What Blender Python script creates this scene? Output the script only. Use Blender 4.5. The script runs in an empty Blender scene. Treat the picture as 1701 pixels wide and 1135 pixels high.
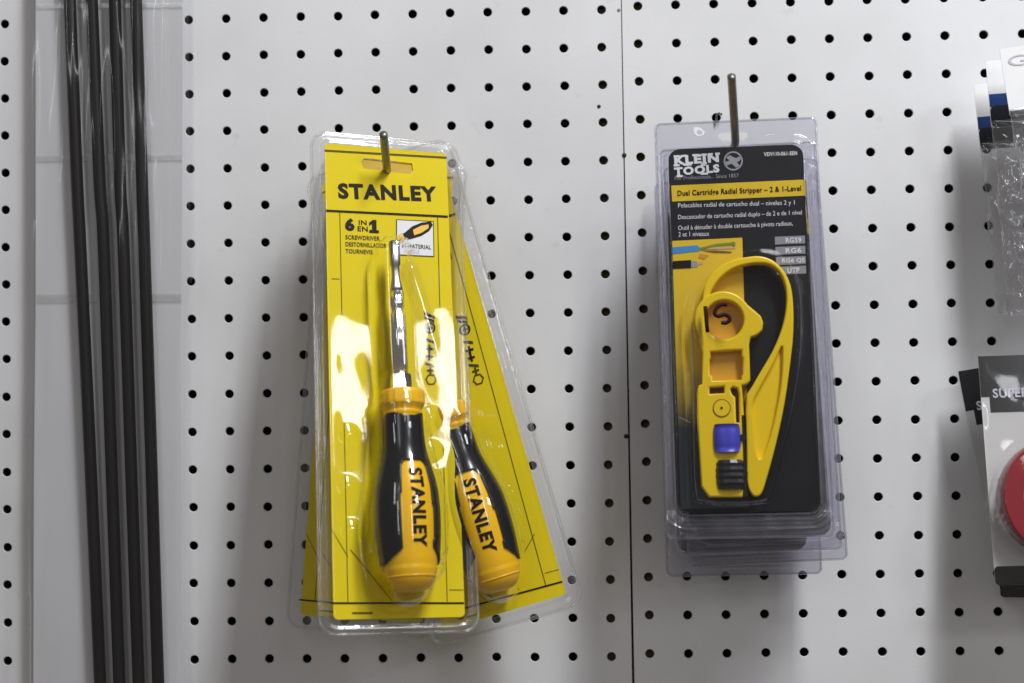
import bpy, bmesh, math, random
from mathutils import Matrix, Vector, noise
random.seed(7)
sc = bpy.context.scene
COL = sc.collection

# ------------------------------------------------------------------ camera
# world: X right, Y into the board, Z up, pegboard face at y = 0, metres
FPX, CX, CY, W, H = 2500.0, 850.5, 567.5, 1701.0, 1135.0
RC = Matrix(((0.999015402757027, 0.04195247487250732, -0.014429653713327814),
             (-0.015528620241441835, 0.025988725911797947, -0.9995416189828609),
             (-0.041558236339045915, 0.9987815456733034, 0.026614601534400623)))
CAM = Vector((0.385164713, -1.00490281, -0.248557531))
cd = bpy.data.cameras.new('camera'); cam = bpy.data.objects.new('camera', cd); COL.objects.link(cam)
cd.sensor_fit = 'HORIZONTAL'; cd.sensor_width = 36.0; cd.lens = 36.0 * FPX / W
cd.clip_start = 0.01; cd.clip_end = 100
m = RC.transposed() @ Matrix(((1, 0, 0), (0, -1, 0), (0, 0, -1)))
cam.matrix_world = Matrix.Translation(CAM) @ m.to_4x4()
cd.dof.use_dof = True; cd.dof.focus_distance = 0.955; cd.dof.aperture_fstop = 5.0
sc.camera = cam

# ------------------------------------------------------------------ light
world = bpy.data.worlds.new('World'); sc.world = world; world.use_nodes = True
bg = world.node_tree.nodes['Background']
bg.inputs[0].default_value = (1.0, 0.92, 0.85, 1); bg.inputs[1].default_value = 0.15
def tube_lamp(name, loc, sx, sy, power, tgt=None):
    ld = bpy.data.lights.new(name, 'AREA'); ld.shape = 'RECTANGLE'; ld.size = sx; ld.size_y = sy
    ld.energy = power; ld.color = (0.955, 0.97, 1.0)
    o = bpy.data.objects.new(name, ld); COL.objects.link(o); o.location = loc
    d = (Vector(tgt) - Vector(loc)) if tgt else Vector((0, 0, -1))
    o.rotation_euler = d.to_track_quat('-Z', 'Y').to_euler()
    return o
# rows of fluorescent ceiling fixtures in front of the shelf wall
tube_lamp('ceiling_lamp', (0.96, -0.82, 1.18), 0.18, 0.75, 32, (0.6, -0.20, -0.2))
tube_lamp('ceiling_lamp', (2.42, -2.66, 1.30), 0.46, 0.36, 11, (0.6, -0.2, -0.2))
tube_lamp('ceiling_lamp', (-0.75, -2.72, 1.30), 0.20, 0.9, 6, (0.4, -0.2, -0.2))
tube_lamp('ceiling_lamp', (2.36, -4.90, 1.30), 0.20, 1.2, 8, (0.6, -0.2, -0.2))
tube_lamp('ceiling_lamp', (-0.75, -4.90, 1.30), 0.20, 1.2, 7, (0.3, -0.2, -0.2))
sc.view_settings.view_transform = 'Standard'; sc.view_settings.look = 'None'
sc.view_settings.exposure = 0.0; sc.view_settings.gamma = 1.0; sc.view_settings.use_curve_mapping = False
sc.render.engine = 'CYCLES'
sc.cycles.use_denoising = True
sc.cycles.max_bounces = 10; sc.cycles.transparent_max_bounces = 64
sc.cycles.caustics_reflective = False; sc.cycles.caustics_refractive = False
sc.cycles.sample_clamp_indirect = 4.0

# ------------------------------------------------------------------ helpers
def ray(px, py):
    return RC.transposed() @ Vector(((px - CX) / FPX, (py - CY) / FPX, 1.0))
def at(px, py, d):
    v = ray(px, py); t = (-d - CAM.y) / v.y
    return CAM + v * t
def tag(o, label=None, cat=None, group=None, kind=None):
    if label: o['label'] = label
    if cat: o['category'] = cat
    if group: o['group'] = group
    if kind: o['kind'] = kind
    return o
def link(o, parent=None):
    COL.objects.link(o)
    if parent is not None: o.parent = parent
    return o
def mk(name, verts, faces, mat, parent=None, smooth=False):
    me = bpy.data.meshes.new(name); me.from_pydata([tuple(v) for v in verts], [], faces); me.update()
    if smooth:
        me.polygons.foreach_set('use_smooth', [True] * len(me.polygons))
    me.materials.append(mat)
    return link(bpy.data.objects.new(name, me), parent)
def empty(name, mat=None):
    o = bpy.data.objects.new(name, None); o.empty_display_size = 0.01; COL.objects.link(o)
    if mat is not None: o.matrix_world = mat
    return o
def copy_tree(o, parent=None, skip=()):
    c = o.copy(); COL.objects.link(c); c.parent = parent
    for ch in list(o.children):
        if ch.name.split('.')[0] in skip: continue
        copy_tree(ch, c, skip)
    return c
def curve_to_mesh(cu):
    o = bpy.data.objects.new('tmp', cu); COL.objects.link(o)
    dg = bpy.context.evaluated_depsgraph_get(); dg.update()
    ev = o.evaluated_get(dg); me = bpy.data.meshes.new_from_object(ev)
    vs = [v.co.copy() for v in me.vertices]; fs = [tuple(p.vertices) for p in me.polygons]
    bpy.data.objects.remove(o); bpy.data.curves.remove(cu); bpy.data.meshes.remove(me)
    return vs, fs
def slice_flat(uv, fs, nu, nv):
    bm = bmesh.new(); V = [bm.verts.new((a, b, 0)) for a, b in uv]
    for f in fs:
        try: bm.faces.new([V[k] for k in f])
        except ValueError: pass
    for n_, ax in ((nu, 0), (nv, 1)):
        for k in range(1, n_):
            c = [0, 0, 0]; c[ax] = -.5 + k / n_; d = [0, 0, 0]; d[ax] = 1
            bmesh.ops.bisect_plane(bm, geom=bm.verts[:] + bm.edges[:] + bm.faces[:], plane_co=c, plane_no=d)
    bm.verts.index_update(); r = [(v.co.x, v.co.y) for v in bm.verts], [tuple(v.index for v in f.verts) for f in bm.faces]
    bm.free(); return r
def plate(name, loops, h0, h1, mat, parent=None, bevel=0.0, smooth=False):
    """flat part: outlines (x,z) in the local plane (later loops are holes), from height h0 to h1 in front of the plane"""
    cu = bpy.data.curves.new('c', 'CURVE'); cu.dimensions = '2D'; cu.fill_mode = 'BOTH'
    for lp in loops:
        s = cu.splines.new('POLY'); s.points.add(len(lp) - 1); s.use_cyclic_u = True
        for p, q in zip(s.points, lp): p.co = (q[0], q[1], 0, 1)
    cu.extrude = max((h1 - h0) / 2 - bevel, 1e-6); cu.bevel_depth = bevel; cu.bevel_resolution = 2
    if bevel: cu.offset = -bevel
    vs, fs = curve_to_mesh(cu); mid = (h0 + h1) / 2
    o = mk(name, [(v.x, -(v.z + mid), v.y) for v in vs], fs, mat, parent)
    if smooth:
        o.data.polygons.foreach_set('use_smooth', [True] * len(fs))
        o.data.set_sharp_from_angle(angle=math.radians(35))
    return o
def text_flat(body, bold=0.02, align=True):
    cu = bpy.data.curves.new('t', 'FONT'); cu.body = body; cu.size = 1; cu.offset = bold; cu.resolution_u = 3; cu.space_character = 1 + bold * 3.2
    vs, fs = curve_to_mesh(cu)
    x0 = min(v.x for v in vs); x1 = max(v.x for v in vs); y0 = min(v.y for v in vs); y1 = max(v.y for v in vs)
    return [((v.x - x0) / (x1 - x0) - .5, (v.y - y0) / (y1 - y0) - .5) for v in vs], fs
def rrect(x0, x1, z0, z1, r, n=8):
    pts = []
    for cx, cz, a in ((x1 - r, z1 - r, 0), (x0 + r, z1 - r, 90), (x0 + r, z0 + r, 180), (x1 - r, z0 + r, 270)):
        for i in range(n + 1):
            t = math.radians(a + 90 * i / n); pts.append((cx + r * math.cos(t), cz + r * math.sin(t)))
    return pts
def circle(cx, cz, r, n=40):
    return [(cx + r * math.cos(2 * math.pi * i / n), cz + r * math.sin(2 * math.pi * i / n)) for i in range(n)]
def tube_geo(pts, r, n=10, closed=False):
    pts = [Vector(p) for p in pts]; vs = []; fs = []; N = len(pts)
    rr = r if isinstance(r, (list, tuple)) else [r] * N
    up = None
    for i, p in enumerate(pts):
        a = pts[(i - 1) % N] if (closed or i > 0) else p
        b = pts[(i + 1) % N] if (closed or i < N - 1) else p
        t = (b - a).normalized()
        if up is None:
            up = Vector((0, 0, 1)) if abs(t.z) < .9 else Vector((1, 0, 0))
        u = (up - t * up.dot(t)).normalized(); w = t.cross(u); up = u
        for k in range(n):
            an = 2 * math.pi * k / n; vs.append(p + (u * math.cos(an) + w * math.sin(an)) * rr[i])
    for i in range(N if closed else N - 1):
        for k in range(n):
            j = (i + 1) % N; k2 = (k + 1) % n
            fs.append((i * n + k, i * n + k2, j * n + k2, j * n + k))
    if not closed:
        fs.append(tuple(range(n - 1, -1, -1))); fs.append(tuple((N - 1) * n + k for k in range(n)))
    return vs, fs
def tube(name, pts, r, mat, parent=None, n=10, closed=False):
    vs, fs = tube_geo(pts, r, n, closed); return mk(name, vs, fs, mat, parent, True)
def catmull(pts, k=6, closed=False):
    P = [Vector(p) for p in pts]; out = []; N = len(P)
    for i in range(N if closed else N - 1):
        p1, p2 = P[i], P[(i + 1) % N]
        p0 = P[(i - 1) % N] if (closed or i > 0) else p1 * 2 - p2
        p3 = P[(i + 2) % N] if (closed or i < N - 2) else p2 * 2 - p1
        for j in range(k):
            t = j / k
            out.append(.5 * ((2 * p1) + (p2 - p0) * t + (2 * p0 - 5 * p1 + 4 * p2 - p3) * t * t + (3 * p1 - p0 - 3 * p2 + p3) * t ** 3))
    if not closed: out.append(P[-1])
    return out
def sstep(a, b, x):
    t = min(1, max(0, (x - a) / (b - a))); return t * t * (3 - 2 * t)

class Pose:
    """a flat thing's frame: local x right, z up, -y out of its face"""
    def __init__(s, M): s.M = M; s.I = M.inverted()
    def px(s, x, y, h=0.0):
        o = s.I @ CAM; d = (s.I.to_3x3() @ ray(x, y)); t = (-h - o.y) / d.y
        p = o + d * t; return (p.x, p.z)
    def scale(s, x, y):      # metres per photo pixel around that spot
        a = Vector(s.px(x - 5, y)); b = Vector(s.px(x + 5, y)); return (b - a).length / 10
def rotm(w):
    v = Vector(w); return Matrix.Rotation(v.length, 3, v) if v.length else Matrix.Identity(3)
def frame(loc, R): return Matrix.Translation(loc) @ R.to_4x4()
def euler(pitch, roll, yaw):
    return (Matrix.Rotation(math.radians(roll), 3, 'Y') @ Matrix.Rotation(math.radians(pitch), 3, 'X') @ Matrix.Rotation(math.radians(yaw), 3, 'Z'))
def anchored(R, local, px, py, d):
    """frame whose local point sits on the board-parallel plane d in front of the board, at that spot"""
    return frame(at(px, py, d) - R @ Vector(local), R)

class Print:
    """flat print lying on a card: everything becomes a child of the card"""
    def __init__(s, pose, card): s.p = pose; s.c = card
    def poly(s, name, pts, h, mat):
        v = [s.p.px(x, y, h) for x, y in pts]
        return mk(name, [(a, -h, b) for a, b in v][::1], [tuple(range(len(v)))], mat, s.c)
    def line(s, name, a, b, wpx, h, mat):
        dx, dy = b[0] - a[0], b[1] - a[1]; L = math.hypot(dx, dy); nx, ny = -dy / L * wpx / 2, dx / L * wpx / 2
        return s.poly(name, [(a[0] + nx, a[1] + ny), (b[0] + nx, b[1] + ny), (b[0] - nx, b[1] - ny), (a[0] - nx, a[1] - ny)], h, mat)
    def text(s, body, pl, pr, hpx, h, mat, bold=.02, name='lettering', extra=None):
        uv, fs = text_flat(body, bold)
        A = Vector(s.p.px(*pl, h)); B = Vector(s.p.px(*pr, h)); ux = B - A; c = (A + B) / 2
        uy = Vector((-ux.y, ux.x)).normalized() * hpx * s.p.scale(*pl)
        pts = [c + ux * u + uy * v for u, v in uv]
        return mk(name, [(q.x, -h, q.y) for q in pts], fs, mat, s.c)

def inside(poly, x, z):
    c = False; j = len(poly) - 1
    for i in range(len(poly)):
        xi, zi = poly[i]; xj, zj = poly[j]
        if (zi > z) != (zj > z) and x < (xj - xi) * (z - zi) / (zj - zi) + xi: c = not c
        j = i
    return c
def nearest(poly, x, z):
    best = (1e9, x, z); j = len(poly) - 1
    for i in range(len(poly)):
        ax, az = poly[j]; bx, bz = poly[i]; dx, dz = bx - ax, bz - az; L = dx * dx + dz * dz
        t = 0 if L == 0 else max(0, min(1, ((x - ax) * dx + (z - az) * dz) / L))
        qx, qz = ax + t * dx, az + t * dz; d = (qx - x) ** 2 + (qz - z) ** 2
        if d < best[0]: best = (d, qx, qz)
        j = i
    return math.sqrt(best[0]), best[1], best[2]
def rr_sd(x, z, x0, x1, z0, z1, r):
    cx, cz = (x0 + x1) / 2, (z0 + z1) / 2; qx = abs(x - cx) - (x1 - x0) / 2 + r; qz = abs(z - cz) - (z1 - z0) / 2 + r
    return math.hypot(max(qx, 0), max(qz, 0)) + min(max(qx, qz), 0) - r
def sheet(name, outline, hf, res, mat, parent, hole=None, bead=0.0, beadh=0.0):
    """thin moulded film: heights hf(x,z) in front of the plane, cut to the outline, with a thicker trimmed edge"""
    x0 = min(p[0] for p in outline); x1 = max(p[0] for p in outline); z0 = min(p[1] for p in outline); z1 = max(p[1] for p in outline)
    nx = int((x1 - x0) / res) + 3; nz = int((z1 - z0) / res) + 3
    ok = {}; vs = []; idx = {}
    for i in range(nx):
        for j in range(nz):
            x = x0 - res * .7 + i * res; z = z0 - res * .7 + j * res
            ok[i, j] = inside(outline, x, z)
    def vid(i, j):
        if (i, j) not in idx:
            x = x0 - res * .7 + i * res; z = z0 - res * .7 + j * res
            if not ok[i, j]:
                _, x, z = nearest(outline, x, z)
            idx[i, j] = len(vs); vs.append((x, -hf(x, z), z))
        return idx[i, j]
    fs = []
    for i in range(nx - 1):
        for j in range(nz - 1):
            q = ((i, j), (i + 1, j), (i + 1, j + 1), (i, j + 1))
            if not any(ok[a] for a in q): continue
            if hole and hole(x0 - res * .2 + i * res, z0 - res * .2 + j * res): continue
            fs.append(tuple(vid(*a) for a in q))
    if bead:
        tv, tf = tube_geo([(a, -beadh, b) for a, b in outline], bead, 6, True)
        n0 = len(vs); vs += tv; fs += [tuple(n0 + k for k in f) for f in tf]
    return mk(name, vs, fs, mat, parent, True)

# ------------------------------------------------------------------ materials
def rgb(r, g, b):
    f = lambda c: ((c / 255 + .055) / 1.055) ** 2.4 if c / 255 > .04045 else c / 255 / 12.92
    return (f(r), f(g), f(b), 1)
def new_mat(name):
    mt = bpy.data.materials.new(name); mt.use_nodes = True; nt = mt.node_tree
    return mt, nt, nt.nodes['Principled BSDF']
def pm(name, col, rough=.5, metal=0.0, var=.06, vscale=60, bump=0.0, bscale=300, coat=0.0, spec=.5, stretch=None, sss=0):
    mt, nt, p = new_mat(name); N = nt.nodes; Lk = nt.links
    tc = N.new('ShaderNodeTexCoord'); mp = N.new('ShaderNodeMapping'); Lk.new(tc.outputs['Object'], mp.inputs[0])
    if stretch: mp.inputs['Scale'].default_value = stretch
    nz = N.new('ShaderNodeTexNoise'); nz.inputs['Scale'].default_value = vscale; nz.inputs['Detail'].default_value = 4
    Lk.new(mp.outputs[0], nz.inputs['Vector'])
    mr = N.new('ShaderNodeMapRange'); mr.inputs[3].default_value = 1 - var; mr.inputs[4].default_value = 1 + var
    Lk.new(nz.outputs['Fac'], mr.inputs[0])
    mx = N.new('ShaderNodeVectorMath'); mx.operation = 'SCALE'; mx.inputs[0].default_value = col[:3]
    Lk.new(mr.outputs[0], mx.inputs['Scale']); Lk.new(mx.outputs[0], p.inputs['Base Color'])
    p.inputs['Roughness'].default_value = rough; p.inputs['Metallic'].default_value = metal
    p.inputs['Coat Weight'].default_value = coat; p.inputs['Specular IOR Level'].default_value = spec
    if bump:
        n2 = N.new('ShaderNodeTexNoise'); n2.inputs['Scale'].default_value = bscale; n2.inputs['Detail'].default_value = 3
        Lk.new(mp.outputs[0], n2.inputs['Vector'])
        b = N.new('ShaderNodeBump'); b.inputs['Strength'].default_value = bump; b.inputs['Distance'].default_value = .0004
        Lk.new(n2.outputs['Fac'], b.inputs['Height']); Lk.new(b.outputs[0], p.inputs['Normal'])
    return mt
def clear(name, tint=(.97, .97, .975), rough=.05, haze=.02, f0=.05, bump=0.0, bscale=60, stretch=None, edge=.85, hazecol=(.8, .8, .82)):
    """thin clear plastic film: see-through with angle-dependent gloss and a little diffuse haze: dust, plus painted sheen on the rims"""
    mt = bpy.data.materials.new(name); mt.use_nodes = True; nt = mt.node_tree; N = nt.nodes; Lk = nt.links
    N.remove(N['Principled BSDF']); out = N['Material Output']
    tr = N.new('ShaderNodeBsdfTransparent'); tr.inputs[0].default_value = (*tint, 1)
    gl = N.new('ShaderNodeBsdfGlossy'); gl.inputs['Roughness'].default_value = rough; gl.inputs[0].default_value = (1, 1, 1, 1)
    df = N.new('ShaderNodeBsdfDiffuse'); df.inputs[0].default_value = (*hazecol, 1)
    lw = N.new('ShaderNodeLayerWeight'); lw.inputs[0].default_value = .5
    pw = N.new('ShaderNodeMath'); pw.operation = 'POWER'; pw.inputs[1].default_value = 3.5
    ml = N.new('ShaderNodeMath'); ml.operation = 'MULTIPLY_ADD'; ml.inputs[1].default_value = edge; ml.inputs[2].default_value = f0
    Lk.new(lw.outputs['Facing'], pw.inputs[0]); Lk.new(pw.outputs[0], ml.inputs[0])
    tc = N.new('ShaderNodeTexCoord'); mp = N.new('ShaderNodeMapping'); Lk.new(tc.outputs['Object'], mp.inputs[0])
    if stretch: mp.inputs['Scale'].default_value = stretch
    nz = N.new('ShaderNodeTexNoise'); nz.inputs['Scale'].default_value = bscale; nz.inputs['Detail'].default_value = 3
    Lk.new(mp.outputs[0], nz.inputs['Vector'])
    if bump:
        b = N.new('ShaderNodeBump'); b.inputs['Strength'].default_value = bump; b.inputs['Distance'].default_value = .001
        Lk.new(nz.outputs['Fac'], b.inputs['Height']); Lk.new(b.outputs[0], gl.inputs['Normal'])
    m1 = N.new('ShaderNodeMixShader'); m2 = N.new('ShaderNodeMixShader'); 
    hz = N.new('ShaderNodeMath'); hz.operation = 'MULTIPLY'; hz.inputs[1].default_value = haze * 2
    Lk.new(nz.outputs['Fac'], hz.inputs[0]); Lk.new(hz.outputs[0], m1.inputs[0])
    Lk.new(tr.outputs[0], m1.inputs[1]); Lk.new(df.outputs[0], m1.inputs[2])
    Lk.new(ml.outputs[0], m2.inputs[0]); Lk.new(m1.outputs[0], m2.inputs[1]); Lk.new(gl.outputs[0], m2.inputs[2])
    Lk.new(m2.outputs[0], out.inputs['Surface'])
    return mt
def board_mat():
    mt, nt, p = new_mat('painted_hardboard'); N = nt.nodes; Lk = nt.links
    tc = N.new('ShaderNodeTexCoord')
    a = N.new('ShaderNodeTexNoise'); a.inputs['Scale'].default_value = 7; a.inputs['Detail'].default_value = 6
    b = N.new('ShaderNodeTexNoise'); b.inputs['Scale'].default_value = 55; b.inputs['Detail'].default_value = 5
    for n in (a, b): Lk.new(tc.outputs['Object'], n.inputs['Vector'])
    r = N.new('ShaderNodeValToRGB'); r.color_ramp.elements[0].color = (.66, .66, .665, 1); r.color_ramp.elements[1].color = (.75, .75, .76, 1)
    r.color_ramp.elements[0].position = .3; r.color_ramp.elements[1].position = .6
    Lk.new(a.outputs['Fac'], r.inputs[0])
    # faint scuffs
    s = N.new('ShaderNodeValToRGB'); s.color_ramp.elements[0].position = .66; s.color_ramp.elements[1].position = .8
    s.color_ramp.elements[0].color = (1, 1, 1, 1); s.color_ramp.elements[1].color = (.8, .79, .77, 1)
    Lk.new(b.outputs['Fac'], s.inputs[0])
    mx = N.new('ShaderNodeMixRGB'); mx.blend_type = 'MULTIPLY'; mx.inputs[0].default_value = .8
    Lk.new(r.outputs[0], mx.inputs[1]); Lk.new(s.outputs[0], mx.inputs[2]); Lk.new(mx.outputs[0], p.inputs['Base Color'])
    p.inputs['Roughness'].default_value = .42
    c = N.new('ShaderNodeTexNoise'); c.inputs['Scale'].default_value = 420; c.inputs['Detail'].default_value = 2
    Lk.new(tc.outputs['Object'], c.inputs['Vector'])
    bp = N.new('ShaderNodeBump'); bp.inputs['Strength'].default_value = .12; bp.inputs['Distance'].default_value = .0003
    Lk.new(c.outputs['Fac'], bp.inputs['Height']); Lk.new(bp.outputs[0], p.inputs['Normal'])
    return mt
M = {}
M['board'] = board_mat()
M['hole'] = pm('hardboard_hole_shade', (.030, .022, .015, 1), .9)  # hardboard brown, darkened so the shade inside the holes is in the colour
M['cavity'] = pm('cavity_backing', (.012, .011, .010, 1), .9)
M['batten'] = pm('batten_wood', (.10, .065, .03, 1), .8, var=.25, vscale=40, stretch=(8, 1, 1))
M['nail'] = pm('nail_steel', (.03, .028, .026, 1), .5, .6)
M['mark'] = pm('brown_mark', (.25, .2, .14, 1), .7)
M['yellow_card'] = pm('yellow_card', rgb(230, 206, 6), .6, var=.03, spec=.15)
M['slot_shade'] = pm('slot_shade_yellow', rgb(196, 160, 14), .6, var=.1)  # card yellow darkened to put the slot's shade into the colour
M['ink'] = pm('black_ink', (.014, .009, .004, 1), .5, spec=.1)
M['ink_soft'] = pm('thin_black_rule', (.10, .085, .01, 1), .5, spec=.1)
M['ink_small'] = pm('small_print_ink', (.07, .06, .01, 1), .5, spec=.1)
M['white_print'] = pm('white_print', (.78, .78, .78, 1), .5)
M['grey_print'] = pm('grey_print', (.30, .30, .31, 1), .5)
M['grey_box'] = pm('grey_box_print', (.27, .27, .28, 1), .5)
M['black_card'] = pm('black_card', (.007, .007, .0085, 1), .42, var=.1, spec=.3)
M['yellow_plastic'] = pm('yellow_handle_plastic', rgb(246, 190, 8), .3, var=.04, coat=.3)
M['tool_yellow'] = pm('stripper_yellow_plastic', rgb(240, 204, 8), .34, var=.04)
M['recess_shade'] = pm('shaded_recess_yellow', rgb(208, 156, 22), .45, var=.06)  # the tool's yellow, darkened to paint in the shade of its recesses
M['rubber'] = pm('black_rubber_grip', (.008, .008, .010, 1), .22, var=.1, spec=.6)
M['chrome'] = pm('chrome_steel', (.80, .80, .82, 1), .14, 1.0, var=.05, bump=.05, bscale=500)
M['dark_steel'] = pm('bit_steel', (.34, .34, .36, 1), .3, 1.0, var=.1)
M['hook'] = pm('galvanised_wire', (.30, .29, .26, 1), .38, 1.0, var=.15, vscale=300)
M['blue_plastic'] = pm('blue_cartridge', rgb(70, 72, 190), .35)
M['black_plastic'] = pm('black_cartridge', (.012, .012, .013, 1), .3, bump=.3, bscale=200)
M['marker'] = pm('brown_marker_ink', (.035, .009, .010, 1), .7, spec=.1)
M['rod'] = pm('black_rod', (.007, .0065, .007, 1), .42, var=.2, bump=.1, bscale=80, spec=.3)
M['sleeve_card'] = pm('sleeve_white_backing', (.60, .60, .61, 1), .55, var=.06, vscale=18)
M['film'] = clear('sleeve_film', (.98, .98, .985), .12, .004, .035, .3, 26, (3, 1, .18))
M['weld'] = clear('welded_film', (.985, .985, .985), .22, .10, .05, .3, 120, hazecol=(.9, .9, .9))
M['shell'] = clear('blister_shell', (.97, .97, .975), .05, .004, .038, .05, 22)
M['shell_back'] = clear('blister_back', (.97, .97, .975), .1, .006, .02)
M['kshell'] = clear('clamshell_plastic', (.91, .91, .945), .05, .004, .03, .10, 30)
M['rim'] = clear('blister_rim', (.95, .95, .95), .09, .07, .06, .25, 130, hazecol=(.72, .72, .70))  # whitish haze paints a sheen into the rim colour
M['krim'] = clear('clamshell_rim', (.86, .86, .90), .08, .13, .07, .2, 90, hazecol=(.52, .51, .58))  # lavender haze stands in for ceiling light reflected by the ridges
M['kback'] = clear('clamshell_back', (.90, .90, .925), .1, .012, .02)
M['bag'] = clear('bag_film', (.93, .93, .935), .13, .06, .09, .6, 70)
M['navy'] = pm('navy_print', rgb(20, 62, 130), .35, var=.1)
M['navy_dark'] = pm('dark_navy_print', (.006, .010, .018, 1), .35)
M['header_white'] = pm('white_header_card', (.86, .86, .86, 1), .3)
M['lilac'] = pm('lilac_print', (.55, .53, .62, 1), .4)
M['clip'] = pm('pale_plastic_clip', (.62, .60, .57, 1), .4)
M['tape_red'] = pm('red_tape', rgb(140, 10, 26), .32, var=.08)
M['tape_core'] = pm('tape_core_board', rgb(190, 205, 190), .7)
M['tape_card'] = pm('white_tape_card', (.62, .62, .61, 1), .45, var=.03)
M['tape_black'] = pm('black_tape_card', (.010, .010, .011, 1), .18)
M['photo_teal'] = pm('dark_photo_print', (.035, .05, .05, 1), .45, var=.6, vscale=90)
M['photo_yellow'] = pm('yellow_photo_print', rgb(226, 190, 12), .42, var=.06)
def fade_print(name, ca, cb, z0, z1):
    mt, nt, p = new_mat(name); N = nt.nodes; Lk = nt.links
    tc = N.new('ShaderNodeTexCoord'); sx = N.new('ShaderNodeSeparateXYZ'); Lk.new(tc.outputs['Object'], sx.inputs[0])
    nz = N.new('ShaderNodeTexNoise'); nz.inputs['Scale'].default_value = 70; Lk.new(tc.outputs['Object'], nz.inputs['Vector'])
    ad = N.new('ShaderNodeMath'); ad.operation = 'MULTIPLY_ADD'; ad.inputs[1].default_value = .03; Lk.new(nz.outputs['Fac'], ad.inputs[0]); Lk.new(sx.outputs[2], ad.inputs[2])
    mr = N.new('ShaderNodeMapRange'); mr.inputs[1].default_value = z0; mr.inputs[2].default_value = z1; Lk.new(ad.outputs[0], mr.inputs[0])
    mx = N.new('ShaderNodeMixRGB'); mx.inputs[1].default_value = ca; mx.inputs[2].default_value = cb
    Lk.new(mr.outputs[0], mx.inputs[0]); Lk.new(mx.outputs[0], p.inputs['Base Color']); p.inputs['Roughness'].default_value = .45
    return mt
M['photo_fade'] = fade_print('fading_photo_print', (.022, .032, .036, 1), rgb(226, 190, 12), -.052, -.004)
M['cable_blue'] = pm('blue_cable_print', rgb(52, 140, 200), .45)
M['green_print'] = pm('green_print', rgb(120, 140, 30), .45)
M['pink_print'] = pm('pale_wire_print', rgb(205, 170, 120), .45)
M['brown_print'] = pm('brown_wire_print', rgb(120, 80, 20), .45)
M['orange_print'] = pm('orange_print', rgb(214, 140, 30), .45)

# ------------------------------------------------------------------ setting: pegboard
S = 0.0254
def pegboard(name, c0, c1, r0, r1, org, th, xl, xr, label):
    """perforated hardboard: a real hole through every cell"""
    T = .005; R0, R1 = .00325, .0029; NS = 16
    M4 = Matrix.Translation(org) @ Matrix.Rotation(-th, 4, 'Y')
    vs = []; fs = []; holes = []
    def add(p): vs.append(p); return len(vs) - 1
    for c in range(c0, c1 + 1):
        for r in range(r0, r1 + 1):
            cx, cz = c * S, -r * S
            xa = xl if c == c0 else cx - S / 2; xb = xr if c == c1 else cx + S / 2
            za, zb = cz - S / 2, cz + S / 2
            jx, jz = random.uniform(-.0002, .0002), random.uniform(-.0002, .0002)
            sq = []; ra = []; rb = []; rc = []
            for k in range(NS):
                a = 2 * math.pi * (k + .5) / NS; ca, sa = math.cos(a), math.sin(a); mm = max(abs(ca), abs(sa))
                ux, uz = ca / mm, sa / mm
                x = cx + (ux * (xb - cx) if ux > 0 else ux * (cx - xa)); z = cz + uz * S / 2
                sq.append(add((x, 0, z)))
                ra.append(add((cx + jx + R0 * ca, 0, cz + jz + R0 * sa))); rb.append(add((cx + jx + R1 * ca, .0006, cz + jz + R1 * sa)))
                rc.append(add((cx + jx + R1 * ca, T, cz + jz + R1 * sa)))
            for k in range(NS):
                k2 = (k + 1) % NS
                fs.append((sq[k2], sq[k], ra[k], ra[k2])); fs.append((ra[k2], ra[k], rb[k], rb[k2])); holes.append(len(fs)); fs.append((rb[k2], rb[k], rc[k], rc[k2]))
            # corner fills
            for k, (px_, pz_) in ((1, (xb, zb)), (5, (xa, zb)), (9, (xa, za)), (13, (xb, za))):
                cidx = add((px_, 0, pz_)); fs.append((sq[(k + 1) % NS], cidx, sq[k]))
    # edges of the panel (rounded over slightly) and its back
    zt, zb_ = (-r0 + .5) * S, (-r1 - .5) * S
    for x, sgn in ((xl, -1), (xr, 1)):
        i = [add((x, 0, zt)), add((x, 0, zb_)), add((x, T, zb_)), add((x, T, zt))]
        fs.append(tuple(i) if sgn > 0 else tuple(i[::-1]))
    o = mk(name, vs, fs, M['board']); o.matrix_world = M4
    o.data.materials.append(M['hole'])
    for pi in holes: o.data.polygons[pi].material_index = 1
    tag(o, label, None, None, 'structure'); return o
SEAM = 16 * S + .0136
panelL = pegboard('pegboard_wall', -5, 16, -5, 24, Vector((0, 0, 0)), 0, -5.5 * S, SEAM - .0003,
                  'white painted pegboard panel left of the vertical seam')
RO = Vector((17 * S - .00096, 0, .00163))
panelR = pegboard('pegboard_wall', 0, 14, -5, 24, RO, .00223515, -(RO.x - SEAM) + .0003, 14.5 * S,
                  'white painted pegboard panel right of the vertical seam')
def board_box(name, x0, x1, y0, y1, z0, z1, mat, label):
    v = [(x, y, z) for x in (x0, x1) for y in (y0, y1) for z in (z0, z1)]
    f = [(0, 1, 3, 2), (4, 6, 7, 5), (0, 4, 5, 1), (2, 3, 7, 6), (0, 2, 6, 4), (1, 5, 7, 3)]
    return tag(mk(name, v, f, mat), label, None, None, 'structure')
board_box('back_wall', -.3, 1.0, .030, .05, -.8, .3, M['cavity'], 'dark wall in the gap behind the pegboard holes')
board_box('wooden_batten', SEAM - .028, SEAM + .032, .0055, .029, -.8, .3, M['batten'], 'wooden batten behind the pegboard seam')
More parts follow.
